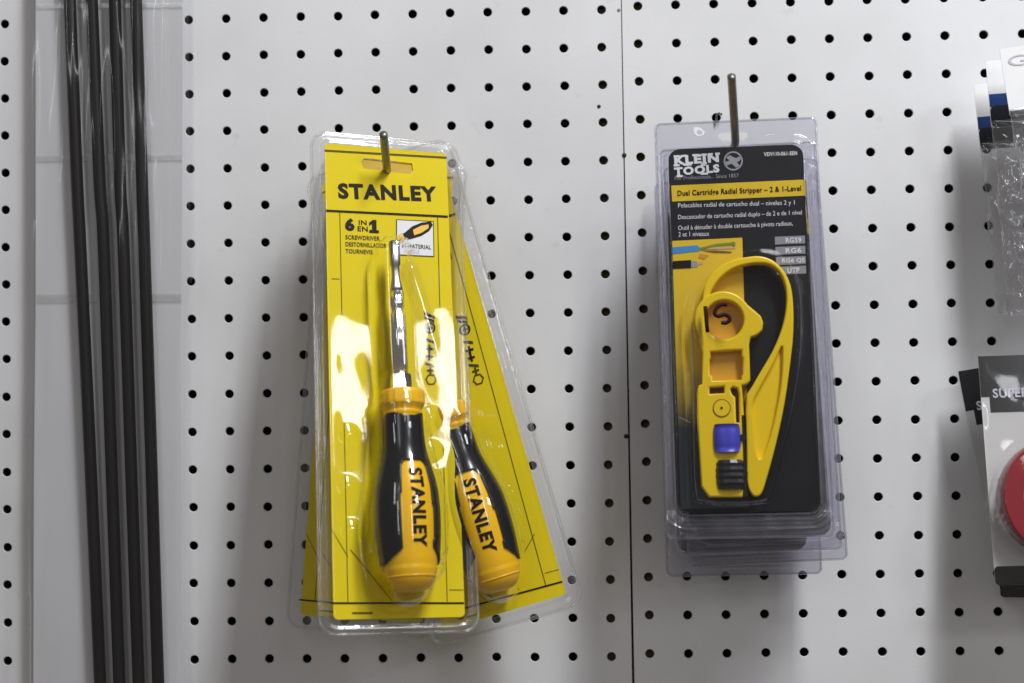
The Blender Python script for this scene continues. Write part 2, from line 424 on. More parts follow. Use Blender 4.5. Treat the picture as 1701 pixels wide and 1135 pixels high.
def dome(name, px, py, r, h, mat, parent):
    p = at(px, py, 0); vs = []; fs = []; n = 12
    for i, (rr, hh) in enumerate(((1, -.3), (.95, .45), (.7, .85), (.3, 1))):
        for k in range(n):
            a = 2 * math.pi * k / n; vs.append((p.x + r * rr * math.cos(a), -h * hh, p.z + r * rr * math.sin(a)))
    for i in range(3):
        for k in range(n): fs.append((i * n + k, i * n + (k + 1) % n, (i + 1) * n + (k + 1) % n, (i + 1) * n + k))
    fs.append(tuple(3 * n + k for k in range(n)))
    o = mk(name, vs, fs, mat, None, True)
    o.parent = parent; o.matrix_parent_inverse = parent.matrix_world.inverted(); return o
dome('nail', 995, 177, .0013, .0006, M['nail'], panelL)
dome('nail', 1037, 258, .0016, .0008, M['nail'], panelR)
dome('nail', 1040, 725, .0016, .0008, M['nail'], panelL)
dome('nail', 1028, 17, .0012, .0005, M['mark'], panelL)

# ------------------------------------------------------------------ hooks
def hook(pts, r, label, root):
    e = empty('peg_hook', Matrix.Translation(pts[0])); tag(e, label, 'hook', 'pegboard hooks')
    loc = [p - pts[0] for p in pts]
    tube('wire', catmull(loc, 8), r, M['hook'], e, 12)
    # back bracket lying on the board with two prongs into the holes
    q = root - pts[0]
    tube('bracket', catmull([q + Vector((0, .006, .0254)), q + Vector((0, -.0005, .0262)), q + Vector((0, -.0022, .022)), q + Vector((0, -.0022, .004)), q + Vector((0, -.0022, -.006))], 6), .0013, M['hook'], e, 10)
    return e
P_S = [at(646, 306, .003), at(645.5, 300, .02), at(644.5, 291, .038), at(643, 284, .049), at(641.5, 268, .060), at(637, 222, .078)]
hook(P_S, .0026, 'short steel wire hook holding the yellow screwdriver packs', Vector((10 * S + .012, 0, -5 * S)))
P_K = [at(1212, 258, .003), at(1216, 252, .03), at(1220, 242, .052), at(1221.5, 233, .062), at(1220, 205, .074), at(1217.5, 165, .087), at(1215, 126, .100)]
hook(P_K, .0026, 'longer steel wire hook rising above the black stripper packs', RO + Vector((2 * S + .0012, 0, -5 * S)))
kh = [o for o in COL.objects if o.get('label', '').startswith('longer steel')][0]
tube('prong', [v - P_K[0] for v in catmull([at(1190, 204, .0015), at(1190, 198, .002), at(1191, 191, .003), at(1196, 188, .0035), at(1199, 191, .003)], 5)], .0007, M['hook'], kh, 8)

# ------------------------------------------------------------------ yellow screwdriver packs
SW, SH = .0403, .1489
Sq = (-0.23411, 0.00043, 0.3903)
SM = frame(Vector((0.27273, -.080, -0.24279)), rotm(Sq))
SP = Pose(SM)
pack = empty('screwdriver_pack', SM)
slot = [SP.px(x, y) for x, y in ((604, 263), (600, 270), (603, 281), (680, 290), (686, 283), (684, 272))]
cardS = plate('card', [rrect(-SW, SW, -SH, SH, .003), [tuple(p) for p in slot][::-1]], 0, .0006, M['yellow_card'], pack)
plate('slot_backing', [[(a, b - .0002) for a, b in slot]], -.0010, -.0004, M['slot_shade'], cardS)  # backing added behind the slot, its shade painted as darker yellow
pr = Print(SP, cardS); L1, L2, L3 = .0009, .0012, .0015
pr.line('rule', (539, 250), (742, 262), 3.0, L1, M['ink_soft'])
pr.line('rule', (541, 350), (744, 360), 3.6, L1, M['ink'])
pr.text('STANLEY', (561.5, 317), (725.5, 322.5), 27, L1, M['ink'], .045)
pr.text('6', (573, 372.5), (589, 373.5), 22, L1, M['ink'], .06)
pr.poly('lettering', [(613, 370), (619.5, 365.3), (625.5, 365.5), (625.5, 382.5), (629.5, 382.7), (629.5, 387.6), (613.5, 386.8), (613.5, 382), (618, 382.2), (618, 372.3), (613.5, 375)], L1, M['ink'])
pr.text('IN', (596, 369.5), (609, 370.2), 8, L1, M['ink'], .015)
pr.text('EN', (594, 379.8), (611, 380.8), 8.5, L1, M['ink'], .015)
pr.text('SCREWDRIVER', (574, 394), (631, 396.5), 7.5, L1, M['ink_small'], .02)
pr.text('DESTORNILLADOR', (574, 405.5), (642, 408.5), 7.5, L1, M['ink_small'], .02)
pr.text('TOURNEVIS', (574, 417), (619, 419), 7.5, L1, M['ink_small'], .02)
# little picture of the handle
pr.poly('picture_frame', [(658, 364.5), (720.5, 367.5), (721.5, 427), (658, 424)], L1, M['ink_small'])
pr.poly('picture', [(659.6, 366), (719, 369), (720, 425.4), (659.6, 422.6)], L1 + .0001, M['white_print'])
hp = [(659, 399), (664, 389), (672, 387), (685, 376), (700, 370), (716, 368), (719, 374), (713, 384), (700, 392), (684, 397), (672, 399), (666, 402)]
pr.poly('picture_handle', hp, L2, M['ink'])
pr.poly('picture_handle_panel', [(686, 382), (700, 375), (712, 373), (712, 379), (700, 387), (688, 391)], L3, M['yellow_plastic'])
pr.poly('picture_handle_collar', [(659, 399), (663, 389), (669, 387), (672, 399), (665, 403)], L3, M['yellow_plastic'])
pr.text('BI-MATERIAL', (668, 408), (716, 411), 7, L2, M['ink_small'], .02)
pr.text('HANDLE', (672, 416.5), (697, 418), 7, L2, M['lilac'], .02)
# panel lines and the big faint screwdriver outline
pr.line('rule', (564.5, 352), (578, 1000), 1.2, L1, M['ink_soft'])
pr.line('rule', (727, 361), (743, 1000), 1.2, L1, M['ink_soft'])
pr.line('rule', (551, 463), (564, 463.6), 1.0, L1, M['ink_soft'])
pr.line('rule', (549, 1002), (771, 1002), 3.0, L1, M['ink'])
pr.line('rule', (582, 913), (651, 998), 1.3, L1, M['ink_soft'])
pr.line('rule', (745, 910), (722, 935), 1.2, L1, M['ink_soft'])
pr.line('rule', (551, 880), (578, 925), 1.0, L1, M['ink_soft'])
pr.line('rule', (746, 980), (770, 980), 1.0, L1, M['ink_soft'])
pr.line('fine_print', (585, 1018.5), (619, 1018.5), 3.0, L1, M['ink_soft'])
# bit symbols down the side
def sym(kind, x, y, s, mat):
    if kind == 'slot':
        pr.poly('bit_symbol', [(x - s, y - s * .9), (x + s, y - s * .1), (x + s, y + s * .5), (x - s, y - s * .3)], L1, mat)
    elif kind == 'ring':
        a = [SP.px(x + s * math.cos(t * math.pi / 12), y + s * math.sin(t * math.pi / 12), L1) for t in range(24)]
        b = [SP.px(x + s * .68 * math.cos(t * math.pi / 12), y + s * .68 * math.sin(t * math.pi / 12), L1) for t in range(24)]
        mk('bit_symbol', [(p[0], -L1, p[1]) for p in a + b], [(i, (i + 1) % 24, 24 + (i + 1) % 24, 24 + i) for i in range(24)], mat, cardS)
    elif kind == 'hex':
        a = [SP.px(x + s * math.cos(t * math.pi / 3), y + s * math.sin(t * math.pi / 3), L1) for t in range(6)]
        b = [SP.px(x + s * .72 * math.cos(t * math.pi / 3), y + s * .72 * math.sin(t * math.pi / 3), L1) for t in range(6)]
        mk('bit_symbol', [(p[0], -L1, p[1]) for p in a + b], [(i, (i + 1) % 6, 6 + (i + 1) % 6, 6 + i) for i in range(6)], mat, cardS)
    elif kind == 'cross':
        w = s * .3
        pr.poly('bit_symbol', [(x - s, y - w), (x - w, y - w), (x - w, y - s), (x + w, y - s), (x + w, y - w), (x + s, y - w), (x + s, y + w), (x + w, y + w), (x + w, y + s), (x - w, y + s), (x - w, y + w), (x - s, y + w)], L1, mat)
sym('slot', 713.5, 526, 9, M['ink']); sym('slot', 713.5, 533, 8, M['ink'])
sym('ring', 714, 545, 9.5, M['ink']); sym('cross', 714, 545, 5.5, M['ink'])
sym('slot', 714, 568, 8, M['ink_small']); sym('cross', 713, 580, 7, M['ink']); sym('cross', 713, 593, 6.5, M['ink'])
sym('slot', 714, 608, 8, M['ink_small']); sym('cross', 715, 616, 6, M['ink_small']); sym('hex', 716, 631, 10, M['ink_small'])

# tool axis in the pack's own frame
AXH = .0185
A0 = Vector(SP.px(654.5, 399, AXH)); A1 = Vector(SP.px(683, 984, AXH)); AL = (A1 - A0).length; AD = (A1 - A0) / AL; AN = Vector((AD.y, -AD.x))
if AN.x < 0: AN = -AN
def along(py):   # distance along the axis for a photo row
    x = 654.5 + (py - 399) / (984 - 399) * (683 - 654.5); q = Vector(SP.px(x, py, AXH)); return (q - A0).dot(AD)
mpp = SP.scale(680, 850) * (1 - AXH / .92)
prof = [(648, 20), (650, 33), (655, 37), (672, 37.5), (677, 35), (683, 31.5), (690, 31), (700, 31), (720, 31.5), (738, 32.5), (755, 35), (775, 40), (795, 45), (815, 49), (835, 50.5), (860, 51), (890, 50), (915, 48), (935, 46), (950, 43), (965, 39), (975, 33), (982, 24), (985, 10)]
prof = [(along(y), r * mpp) for y, r in prof]
PR = [Vector((a, b, 0)) for a, b in prof]; PR = [(v.x, v.y) for v in catmull(PR, 4)]
def rad(s):
    for (a, ra), (b, rb) in zip(PR, PR[1:]):
        if a <= s <= b: return ra + (rb - ra) * (s - a) / max(b - a, 1e-9)
    return 0
def blister_r(s):
    """half width of the blister that follows the tool"""
    def tr(k): 
        sh = .0068 if k < along(640) else 0
        return max(rad(k), sh if along(392) < k else 0)
    ks = [s + d * .001 for d in (-9, -6, -3, 0, 3, 6, 9)]
    return sum(tr(k) for k in ks) / len(ks)
DIMP = [SP.px(x, y, .005) for x, y in ((580, 722), (578, 808), (716, 694), (718, 748), (584, 880))]
def shellS(x, z):
    d = rr_sd(x, z, -SW - .0022, SW + .0022, -SH - .002, SH + .002, .005)
    h = .0004 + .0045 * sstep(.0008, -.0014, d) + .0012 * math.exp(-((d - .0035) / .0009) ** 2)
    n = noise.noise(Vector((x * 26, z * 20, 13.7))) * .00062 + noise.noise(Vector((x * 60, z * 48, 8.1))) * .00026
    q = Vector((x, z)) - A0; s = q.dot(AD); t = q.dot(AN)
    h += n * sstep(-.002, -.012, d) * (.15 + .85 * sstep(.105, .07, z))
    for dx_, dz_ in DIMP:
        q_ = math.hypot(x - dx_, z - dz_)
        if q_ < .0075: h += .0013 * sstep(.0075, .001, q_)
    if -.012 < s < AL + .016:
        r = blister_r(min(s, AL - .004))
        endk = 1.0
        if s > AL - .008: endk = math.sqrt(max(0, 1 - ((s - (AL - .008)) / .0165) ** 2))
        if s < .004: endk = math.sqrt(max(0, 1 - ((.004 - s) / .010) ** 2))
        rb = (r + .0055) * endk
        if abs(t) < rb:
            hh = AXH * min(1, endk * 1.1) + .0015 + math.sqrt(max(0, (r + .0022) ** 2 - (t * (r + .0022) / max(rb, 1e-6)) ** 2)) * endk
            e = sstep(0, .0025, rb - abs(t)); h = max(h, h + (hh - h) * e)
    return h
def slotholeS(x, z): return inside(slot, x, z)
outS = rrect(-SW - .0085, SW + .0085, -SH - .0085, SH + .007, .010)
def rimS(x, z): return rr_sd(x, z, -SW - .0016, SW + .0016, -SH - .0014, SH + .0014, .005) > 0
shell = sheet('blister', outS, shellS, .0011, M['shell'], pack, lambda x, z: slotholeS(x, z) or rimS(x, z))
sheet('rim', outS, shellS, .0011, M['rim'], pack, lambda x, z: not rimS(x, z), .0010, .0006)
back = sheet('blister_back', rrect(-SW - .0083, SW + .0083, -SH - .0083, SH + .0068, .010), lambda x, z: -.0008 - .0015 * sstep(.0, -.003, rr_sd(x, z, -SW - .003, SW + .003, -SH - .003, SH + .003, .005)), .003, M['shell_back'], pack, slotholeS)

# the screwdriver inside
def axm(s, ang, r):  # point on the tool: s along the axis, ang around it from the front, r out
    c = A0 + AD * s + AN * (r * math.sin(ang)); return (c.x, -(AXH + r * math.cos(ang)), c.y)
driver = empty('screwdriver', SM)
def lathe(name, prof_, mat, n=40, flute=None, parent=driver, smooth=True):
    vs = []; fs = []
    for s, r in prof_:
        for k in range(n):
            a = 2 * math.pi * k / n; rr = r
            if flute: rr = r * (1 - flute[1] * (.5 + .5 * math.cos(a * flute[0])))
            vs.append(axm(s, a, rr))
    m_ = len(prof_)
    for i in range(m_ - 1):
        for k in range(n): fs.append((i * n + k, (i + 1) * n + k, (i + 1) * n + (k + 1) % n, i * n + (k + 1) % n))
    fs.append(tuple(range(n))); fs.append(tuple(range((m_ - 1) * n + n - 1, (m_ - 1) * n - 1, -1)))
    return mk(name, vs, fs, mat, parent, smooth)
al = along
lathe('bit', [(al(400), .0018), (al(402), .0036), (al(440), .0036), (al(444), .0027), (al(462), .0027), (al(478), .0040), (al(486), .0042)], M['dark_steel'], 24, (4, .2))
lathe('shaft', [(al(484), .0030), (al(485), .0046), (al(508), .0046), (al(514), .0038), (al(520), .0038), (al(524), .0050), (al(624), .0050), (al(625), .0040), (al(650), .0040)], M['chrome'], 48, (6, .10), driver, True)
lathe('ferrule', [(al(622), .0040), (al(623), .0064), (al(632), .0066), (al(652), .0066)], M['chrome'], 6, None, driver, False)
col = [(s, r) for s, r in PR if s <= al(686)]
lathe('collar', col, M['yellow_plastic'], 72, (18, .035))
lathe('handle', [(s, r - .0006 if al(690) < s < al(945) else r) for s, r in PR if s >= al(684)], M['yellow_plastic'], 48)
# black rubber over-moulding with the front panel left open
YAW = 0.10
def grip_mesh():
    ns, na = 130, 120; vs = []; fs = []; s0, s1 = al(688), al(942)
    for i in range(ns + 1):
        s = s0 + (s1 - s0) * i / ns
        for k in range(na):
            a = 2 * math.pi * k / na; vs.append(axm(s, a, rad(s) + .0003))
    for i in range(ns):
        s = s0 + (s1 - s0) * (i + .5) / ns
        for k in range(na):
            a = (2 * math.pi * (k + .5) / na + math.pi) % (2 * math.pi) - math.pi; a -= YAW
            t = (s - al(771)) / (al(935) - al(771))
            keep = True
            for a0 in (0, math.pi, -math.pi):
                da = a - a0
                # rounded-top panel opening
                if t > 0:
                    hw = .50 + .06 * math.sin(max(0, min(1, t)) * math.pi * .8)
                    if t < .06: hw -= .16 * (1 - math.sqrt(max(0, 1 - ((.06 - t) / .06) ** 2)))
                    if abs(da) < hw: keep = False
            # lower ends of the black flanks run out in a curve
            side = abs(math.sin(a))
            if s > al(905) + (al(940) - al(905)) * side ** 2 * 1.0: keep = False
            # scalloped top edge under the collar
            if s < al(690) + .0012 * (1 + math.cos(a * 3)): keep = False
            if keep: fs.append((i * na + k, (i + 1) * na + k, (i + 1) * na + (k + 1) % na, i * na + (k + 1) % na))
    return mk('grip', vs, fs, M['rubber'], driver, True)
grip = grip_mesh()
sol = grip.modifiers.new('thickness', 'SOLIDIFY'); sol.thickness = .0009; sol.offset = 0
uv, fs_ = slice_flat(*text_flat('STANLEY', .045), 40, 10)
sA, sB = al(784), al(915); hw = .0044
vv = []
for u, v in uv:
    s = sA + (u + .5) * (sB - sA); r = rad(s); a = YAW + .02 + v * 2 * hw / r * 1.0
    vv.append(axm(s, a, r - .0006 + .0003))
mk('lettering', vv, fs_, M['ink'], driver)
lathe('end_ring', [(al(958), rad(al(958)) - .0002), (al(959), rad(al(959)) + .0004), (al(961), rad(al(961)) + .0004), (al(962), rad(al(962)) - .0002)], M['yellow_plastic'], 48)

tag(pack, 'front yellow screwdriver blister pack hanging upright on the hook', 'blister pack', 'yellow screwdriver packs')
tag(driver, 'yellow and black screwdriver in the front upright blister pack', 'screwdriver', 'packed screwdrivers')
# two more packs behind it on the same hook
R2 = euler(-6, -15.6, 2)
M2 = anchored(R2, (SW, 0, -SH), 941, 987, .056)
p2 = copy_tree(pack); p2.matrix_world = M2; d2 = copy_tree(driver); d2.matrix_world = M2
tag(p2, 'yellow screwdriver blister pack swung out to the right behind the front one', 'blister pack')
tag(d2, 'screwdriver half hidden in the pack that swings out to the right', 'screwdriver')
R3 = euler(-3, 4.4, 0)
M3 = anchored(R3, (-SW, 0, -SH), 499.5, 1021, .020)
p3 = copy_tree(pack); p3.matrix_world = M3
tag(p3, 'rearmost yellow screwdriver pack peeking out at the left edge', 'blister pack')

# ------------------------------------------------------------------ black cable stripper packs
KW, KH = .0415, .1126
KM = frame(Vector((0.48708, -.082, -0.21684)), rotm((-0.11709, -0.00799, -0.05292)))
KP = Pose(KM)
kp = empty('stripper_pack', KM)
cardK = plate('card', [rrect(-KW, KW, -KH, KH, .0075)], 0, .0006, M['black_card'], kp)
pk = Print(KP, cardK)
pk.text('KLEIN', (1120, 267), (1194, 262), 15.5, L1, M['white_print'], .055)
pk.text('TOOLS', (1120, 285.5), (1195, 279.5), 14.5, L1, M['white_print'], .055)
# slab serifs of the wordmark
for x0, x1, y in ((1119, 1129, 260), (1119, 1129, 275.2), (1131, 1141, 259.4), (1135, 1149, 274.0), (1150, 1162, 258), (1165, 1174, 257.3), (1165, 1174, 272), (1176, 1184, 256.5), (1188, 1196, 255.7),
                  (1124, 1134, 293), (1164, 1172, 274.5), (1164, 1176, 289)):
    pk.line('lettering_serif', (x0, y), (x1, y - .5), 3.4, L1 + .00005, M['white_print'])
def ringp(cx, cy, ro, ri, mat, nm, h=L1, n=32):
    a = [KP.px(cx + ro * math.cos(t * 2 * math.pi / n), cy + ro * math.sin(t * 2 * math.pi / n), h) for t in range(n)]
    b = [KP.px(cx + ri * math.cos(t * 2 * math.pi / n), cy + ri * math.sin(t * 2 * math.pi / n), h) for t in range(n)]
    mk(nm, [(p[0], -h, p[1]) for p in a + b], [(i, (i + 1) % n, n + (i + 1) % n, n + i) for i in range(n)], mat, cardK)
ringp(1218, 267.5, 16, 13.4, M['grey_print'], 'emblem_ring')
pk.poly('emblem_figure', [(1206, 262), (1212, 258), (1222, 263), (1231, 259), (1230, 266), (1224, 270), (1229, 275), (1223, 279), (1215, 272), (1206, 276), (1205, 269), (1212, 267)], L1, M['grey_print'])
pk.text('For Professionals... Since 1857', (1121, 296), (1227, 291.5), 6.5, L1, M['grey_print'], .0)
pk.text('VDV110-061-SEN', (1269, 256.5), (1324, 254.5), 7, L1, M['white_print'], .02)
pk.poly('yellow_band', [(1115, 308.5), (1337, 298.5), (1338.5, 325), (1116.5, 335)], L1, M['photo_yellow'])
pk.text('Dual Cartridge Radial Stripper – 2 & 1-Level', (1125.5, 322.5), (1331, 314), 12, L2, M['ink'], .02)
for s_, x1, yl, yr in (('Pelacables radial de cartucho dual – niveles 2 y 1', 1320, 342.5, 337.5), ('Descascador de cartucho radial duplo – de 2 e de 1 nível', 1332, 362, 354), ('Outil à dénuder à double cartouche à pivots radiaux,', 1317, 380, 372), ):
    pk.text(s_, (1126.5, yl), (x1, yr), 10, L1, M['white_print' if s_[0] == 'P' else 'white_print'], .0)
pk.text('2 et 1 niveaux', (1127, 389.5), (1178, 388), 8, L1, M['white_print'], .0)
for i, t_ in enumerate(('RG59', 'RG6', 'RG6 QS', 'UTP')):
    y = 399.5 + i * 17.0 + (0 if i < 3 else -1)
    pk.poly('grey_box', [(1287 + i, y - 6), (1337 + i * .6, y - 8), (1337.5 + i * .6, y + 5), (1287.5 + i, y + 7)], L1, M['grey_box'])
    w_ = 13 if i in (0, 1) else 19 if i == 2 else 10
    pk.text(t_, (1318 - w_, y + .2), (1318 + w_, y - .8), 9, L2, M['white_print'], .03)
pk.poly('picture', [(1116.5, 400.5), (1233, 395), (1240, 640), (1246, 843), (1131, 846), (1124, 640)], L1, M['photo_fade'])
pk.poly('picture_cable', [(1116.7, 411), (1158, 407.5), (1163, 412), (1162, 417), (1117, 422)], L2, M['cable_blue'])
pk.poly('picture_wire', [(1162, 412), (1190, 405), (1221, 402.5), (1221, 407), (1192, 409), (1163, 416)], L2, M['green_print'])
pk.poly('picture_wire', [(1166, 414), (1192, 410), (1222, 409.5), (1222, 413), (1190, 414.5)], L2, M['pink_print'])
pk.poly('picture_wire', [(1164, 416), (1190, 416.5), (1216, 418), (1214, 420.5), (1185, 420)], L2, M['brown_print'])
pk.poly('picture_wire', [(1216, 401), (1222, 403), (1221, 409), (1217, 408)], L3, M['green_print'])
pk.poly('picture_cable', [(1117.5, 434), (1148, 432), (1148, 445.5), (1118, 447)], L2, M['ink'])
pk.poly('picture_cable', [(1148, 433.5), (1158, 434), (1159, 443.5), (1148, 445)], L2, M['grey_print'])
pk.poly('picture_wire', [(1158, 437), (1168, 434), (1168, 438), (1159, 441)], L2, M['pink_print'])
pk.poly('picture_wire', [(1162, 422), (1178, 424), (1170, 431), (1160, 428)], L2, M['orange_print'])
pk.line('picture_wire', (1128, 693), (1148, 703), 2.2, L2, M['grey_print'])

# clear clamshell with a bubble round the tool
hullpx = [(1142, 560), (1140, 520), (1150, 480), (1178, 446), (1215, 424), (1260, 415), (1300, 426), (1326, 460), (1334, 520), (1332, 600), (1318, 690), (1300, 760), (1284, 822), (1262, 838), (1170, 838), (1150, 812), (1146, 660)]
hull = [tuple(v)[:2] for v in catmull([Vector((*KP.px(x, y, .008), 0)) for x, y in hullpx], 4, True)]
KX0, KX1, KZ0, KZ1 = -KW - .0072, KW + .0085, -KH - .0150, KH + .0165
def shellK(x, z):
    d = rr_sd(x, z, -KW - .0022, KW + .0022, -KH - .0022, KH + .0022, .008)
    h = .0005 + .0042 * sstep(.0006, -.0012, d) + .0020 * math.exp(-((d - .0028) / .0007) ** 2) + .0014 * math.exp(-((d - .0052) / .0006) ** 2) * (1 if z < KH else 0)
    if z < -KH: h += .0016 * math.exp(-((d - .0080) / .0009) ** 2) + .0022 * sstep(.0098, .0088, d) * sstep(.0, .004, d) + .0012 * math.exp(-((d - .0112) / .0007) ** 2)
    if d < 0:
        sd, _, _ = nearest(hull, x, z); sd = sd if inside(hull, x, z) else -sd
        h += .0135 * sstep(-.0006, .0028, sd) + noise.noise(Vector((x * 22, z * 18, 5.3))) * .0004
    elif z > KH:
        h += noise.noise(Vector((x * 60, z * 60, 1.3))) * .0016 * sstep(.002, .008, d)
    return h
def slotholeK(x, z): return rr_sd(x, z, -.010, .008, KH + .0045, KH + .0095, .0024) < 0
outK = rrect(KX0, KX1, KZ0, KZ1, .0035)
def rimK(x, z): return rr_sd(x, z, -KW - .0012, KW + .0012, -KH - .0012, KH + .0012, .008) > 0 and z < KH - .004
sheet('clamshell_front', outK, shellK, .0011, M['kshell'], kp, lambda x, z: slotholeK(x, z) or rimK(x, z))
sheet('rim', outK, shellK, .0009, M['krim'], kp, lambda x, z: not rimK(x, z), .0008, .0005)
sheet('clamshell_back', rrect(KX0 + .0003, KX1 - .0003, KZ0 + .0003, KZ1 - .0003, .0035), lambda x, z: -.0006 - .0065 * sstep(.0, -.002, rr_sd(x, z, -KW - .003, KW + .003, -KH - .005, KH + .002, .006)), .0018, M['kback'], kp, slotholeK)
# price written on the plastic with a marker
def stroke(name, pts, r, mat, parent, pose, h):
    return tube(name, [(*(lambda q: (q[0], -h, q[1]))(pose.px(x, y, h)),) for x, y in pts], r, mat, parent, 8)
HP = .0184
stroke('price_digit', [(1171.5, 509), (1173, 525), (1174, 540), (1175.5, 552)], .0012, M['marker'], kp, KP, HP)
stroke('price_digit', [tuple(v)[:2] for v in catmull([Vector((x, y, 0)) for x, y in ((1208, 506), (1197, 507), (1189, 514), (1187.5, 522), (1194, 525.5), (1204, 523), (1211, 527), (1212, 532), (1206, 536.5), (1198, 536))], 5)], .0012, M['marker'], kp, KP, HP)

# the cable stripper itself
st = empty('cable_stripper', KM)
HB0, HB1 = .0020, .0125
def kpts(pts, h=HB1, k=0, closed=True):
    if k: pts = [tuple(v)[:2] for v in catmull([Vector((x, y, 0)) for x, y in pts], k, closed)]
    return [KP.px(x, y, h) for x, y in pts]
def arc(cx, cy, r, a0, a1, n=14):
    return [(cx + r * math.cos(math.radians(a0 + (a1 - a0) * i / n)), cy + r * math.sin(math.radians(a0 + (a1 - a0) * i / n))) for i in range(n + 1)]
body_o = [(1166, 638), (1166.5, 585), (1161, 566)] + arc(1201, 531, 47.5, 140, 320, 26)[1:] + [(1243, 507), (1255, 517), (1264, 525), (1268, 536), (1266.5, 548), (1258, 556), (1247, 560), (1244.5, 572), (1245.5, 600), (1246.5, 632), (1241, 638), (1232, 640), (1233, 648), (1236, 690), (1236, 824), (1233, 826), (1178, 826), (1165, 808), (1158, 690), (1158, 648), (1161, 640)]
ring_h = arc(1203, 531, 32.5, 0, 348, 29)
sqh = [(1180, 584), (1204, 582.5), (1232, 581), (1231.5, 592), (1234, 594), (1234, 622), (1232, 624), (1232, 631), (1184, 632.5), (1183.5, 625), (1179.5, 623), (1179, 597), (1181, 594)]
win = [(1178.5, 643), (1203, 641.5), (1203.5, 653), (1179, 654.5)]
slotd = [(1213, 646), (1218, 642.5), (1225, 645), (1227.5, 655), (1228.5, 702), (1223, 702), (1221.5, 660), (1216, 655)]
body = plate('body', [kpts(body_o)] + [kpts(l)[::-1] for l in (ring_h, sqh, win, slotd)], HB0, HB1, M['tool_yellow'], st, .0011, True)
plate('recess_floor', [kpts(arc(1203, 531, 36, 0, 348, 29), .006)], .0032, .0046, M['recess_shade'], st)
plate('recess_floor', [kpts([(1177, 578), (1236, 577), (1236, 636), (1177, 637)], .006)], .0032, .0060, M['recess_shade'], st)
plate('recess_floor', [kpts([(1174, 640), (1232, 638), (1232, 706), (1174, 706)], .006)], .0026, .0036, M['brown_print'], st)
# raised deck of the jaw, pivot pin
plate('pivot_pin', [kpts(arc(1199, 678, 14, 0, 345, 23))], HB1 - .001, HB1 + .0004, M['tool_yellow'], st, .0003, True)
tube('pivot_groove', [(p[0], -(HB1 + .0002), p[1]) for p in kpts(arc(1199, 678, 14.2, 0, 345, 23))], .00035, M['brown_print'], st, 6, True)
plate('pivot_dimple', [kpts(arc(1198.5, 678, 2.4, 0, 330, 11))], HB1, HB1 + .0006, M['ink_small'], st)
# finger loop and lever arm
loop_o = [(1166, 500), (1172, 470), (1190, 447), (1214, 433), (1240, 427), (1266, 426), (1290, 437), (1309, 462), (1317, 496), (1318, 550), (1313, 602), (1303, 672), (1289, 738), (1275, 790), (1266, 818), (1257, 825), (1248, 820), (1241, 800), (1240, 740), (1239, 690), (1241, 654)]
loop_i = [(1250, 641), (1262, 620), (1284, 582), (1299, 545), (1306, 512), (1306, 481), (1297, 455), (1280, 440), (1258, 437), (1237, 440), (1216, 447), (1196, 462), (1182, 482), (1176, 500)]
lo = [tuple(v)[:2] for v in catmull([Vector((x, y, 0)) for x, y in loop_o], 3)] + [tuple(v)[:2] for v in catmull([Vector((x, y, 0)) for x, y in loop_i], 3)]
tri = [tuple(v)[:2] for v in catmull([Vector((x, y, 0)) for x, y in ((1298, 576), (1300, 590), (1297, 640), (1284, 708), (1270, 752), (1262, 762), (1256, 745), (1252, 705), (1250, 672), (1262, 645), (1284, 606))], 3, True)]
plate('lever_arm', [kpts(lo, .0110), kpts(tri, .0110)[::-1]], .0030, .0112, M['tool_yellow'], st, .0010, True)
plate('arm_web', [kpts([(1301, 570), (1304, 592), (1300, 642), (1287, 710), (1272, 756), (1262, 766), (1253, 748), (1249, 705), (1247, 668), (1260, 642), (1282, 603)], .008)], .0050, .0078, M['tool_yellow'], st)
# cartridges
def cartridge(name, x0, x1, y0, y1, h, mat, ridges):
    a = KP.px(x0, y1, h); b = KP.px(x1, y0, h); n = 14; vs = []; fs = []
    prof_ = [(-.5, -.2), (-.5, .55), (-.42, .85), (-.25, 1), (0, 1.06), (.25, 1), (.42, .85), (.5, .55), (.5, -.2)]
    K = ridges * 2 + 1
    for j in range(K + 1):
        t = j / K; z = a[1] + (b[1] - a[1]) * t; e = 1 - .12 * (abs(t - .5) * 2) ** 4 - (.06 if (ridges > 2 and j % 2) else 0)
        for u, v in prof_: vs.append(((a[0] + b[0]) / 2 + (b[0] - a[0]) * u * e, -(HB1 - .004 + (h - HB1 + .004) * v * e), z))
    m_ = len(prof_)
    for j in range(K):
        for k in range(m_ - 1): fs.append((j * m_ + k, j * m_ + k + 1, (j + 1) * m_ + k + 1, (j + 1) * m_ + k))
    fs.append(tuple(range(m_))); fs.append(tuple(range(K * m_ + m_ - 1, K * m_ - 1, -1)))
    return mk(name, vs, fs, mat, st, True)
cartridge('blue_cartridge', 1186, 1230, 703, 751, .0165, M['blue_plastic'], 2)
cb = cartridge('black_cartridge', 1190, 1238, 763, 813, .0160, M['black_plastic'], 4)
cb.data.polygons.foreach_set('use_smooth', [False] * len(cb.data.polygons))
plate('cartridge_peg', [kpts(arc(1234, 727, 6, 0, 330, 11))], .006, .0138, M['black_plastic'], st)
plate('cartridge_peg', [kpts(arc(1236, 786, 6, 0, 330, 11))], .006, .0138, M['black_plastic'], st)
plate('jaw_gap', [kpts([(1232, 690), (1236, 690), (1241, 810), (1243, 824), (1234, 826), (1236, 780)])], .003, HB1 + .0003, M['black_plastic'], st)

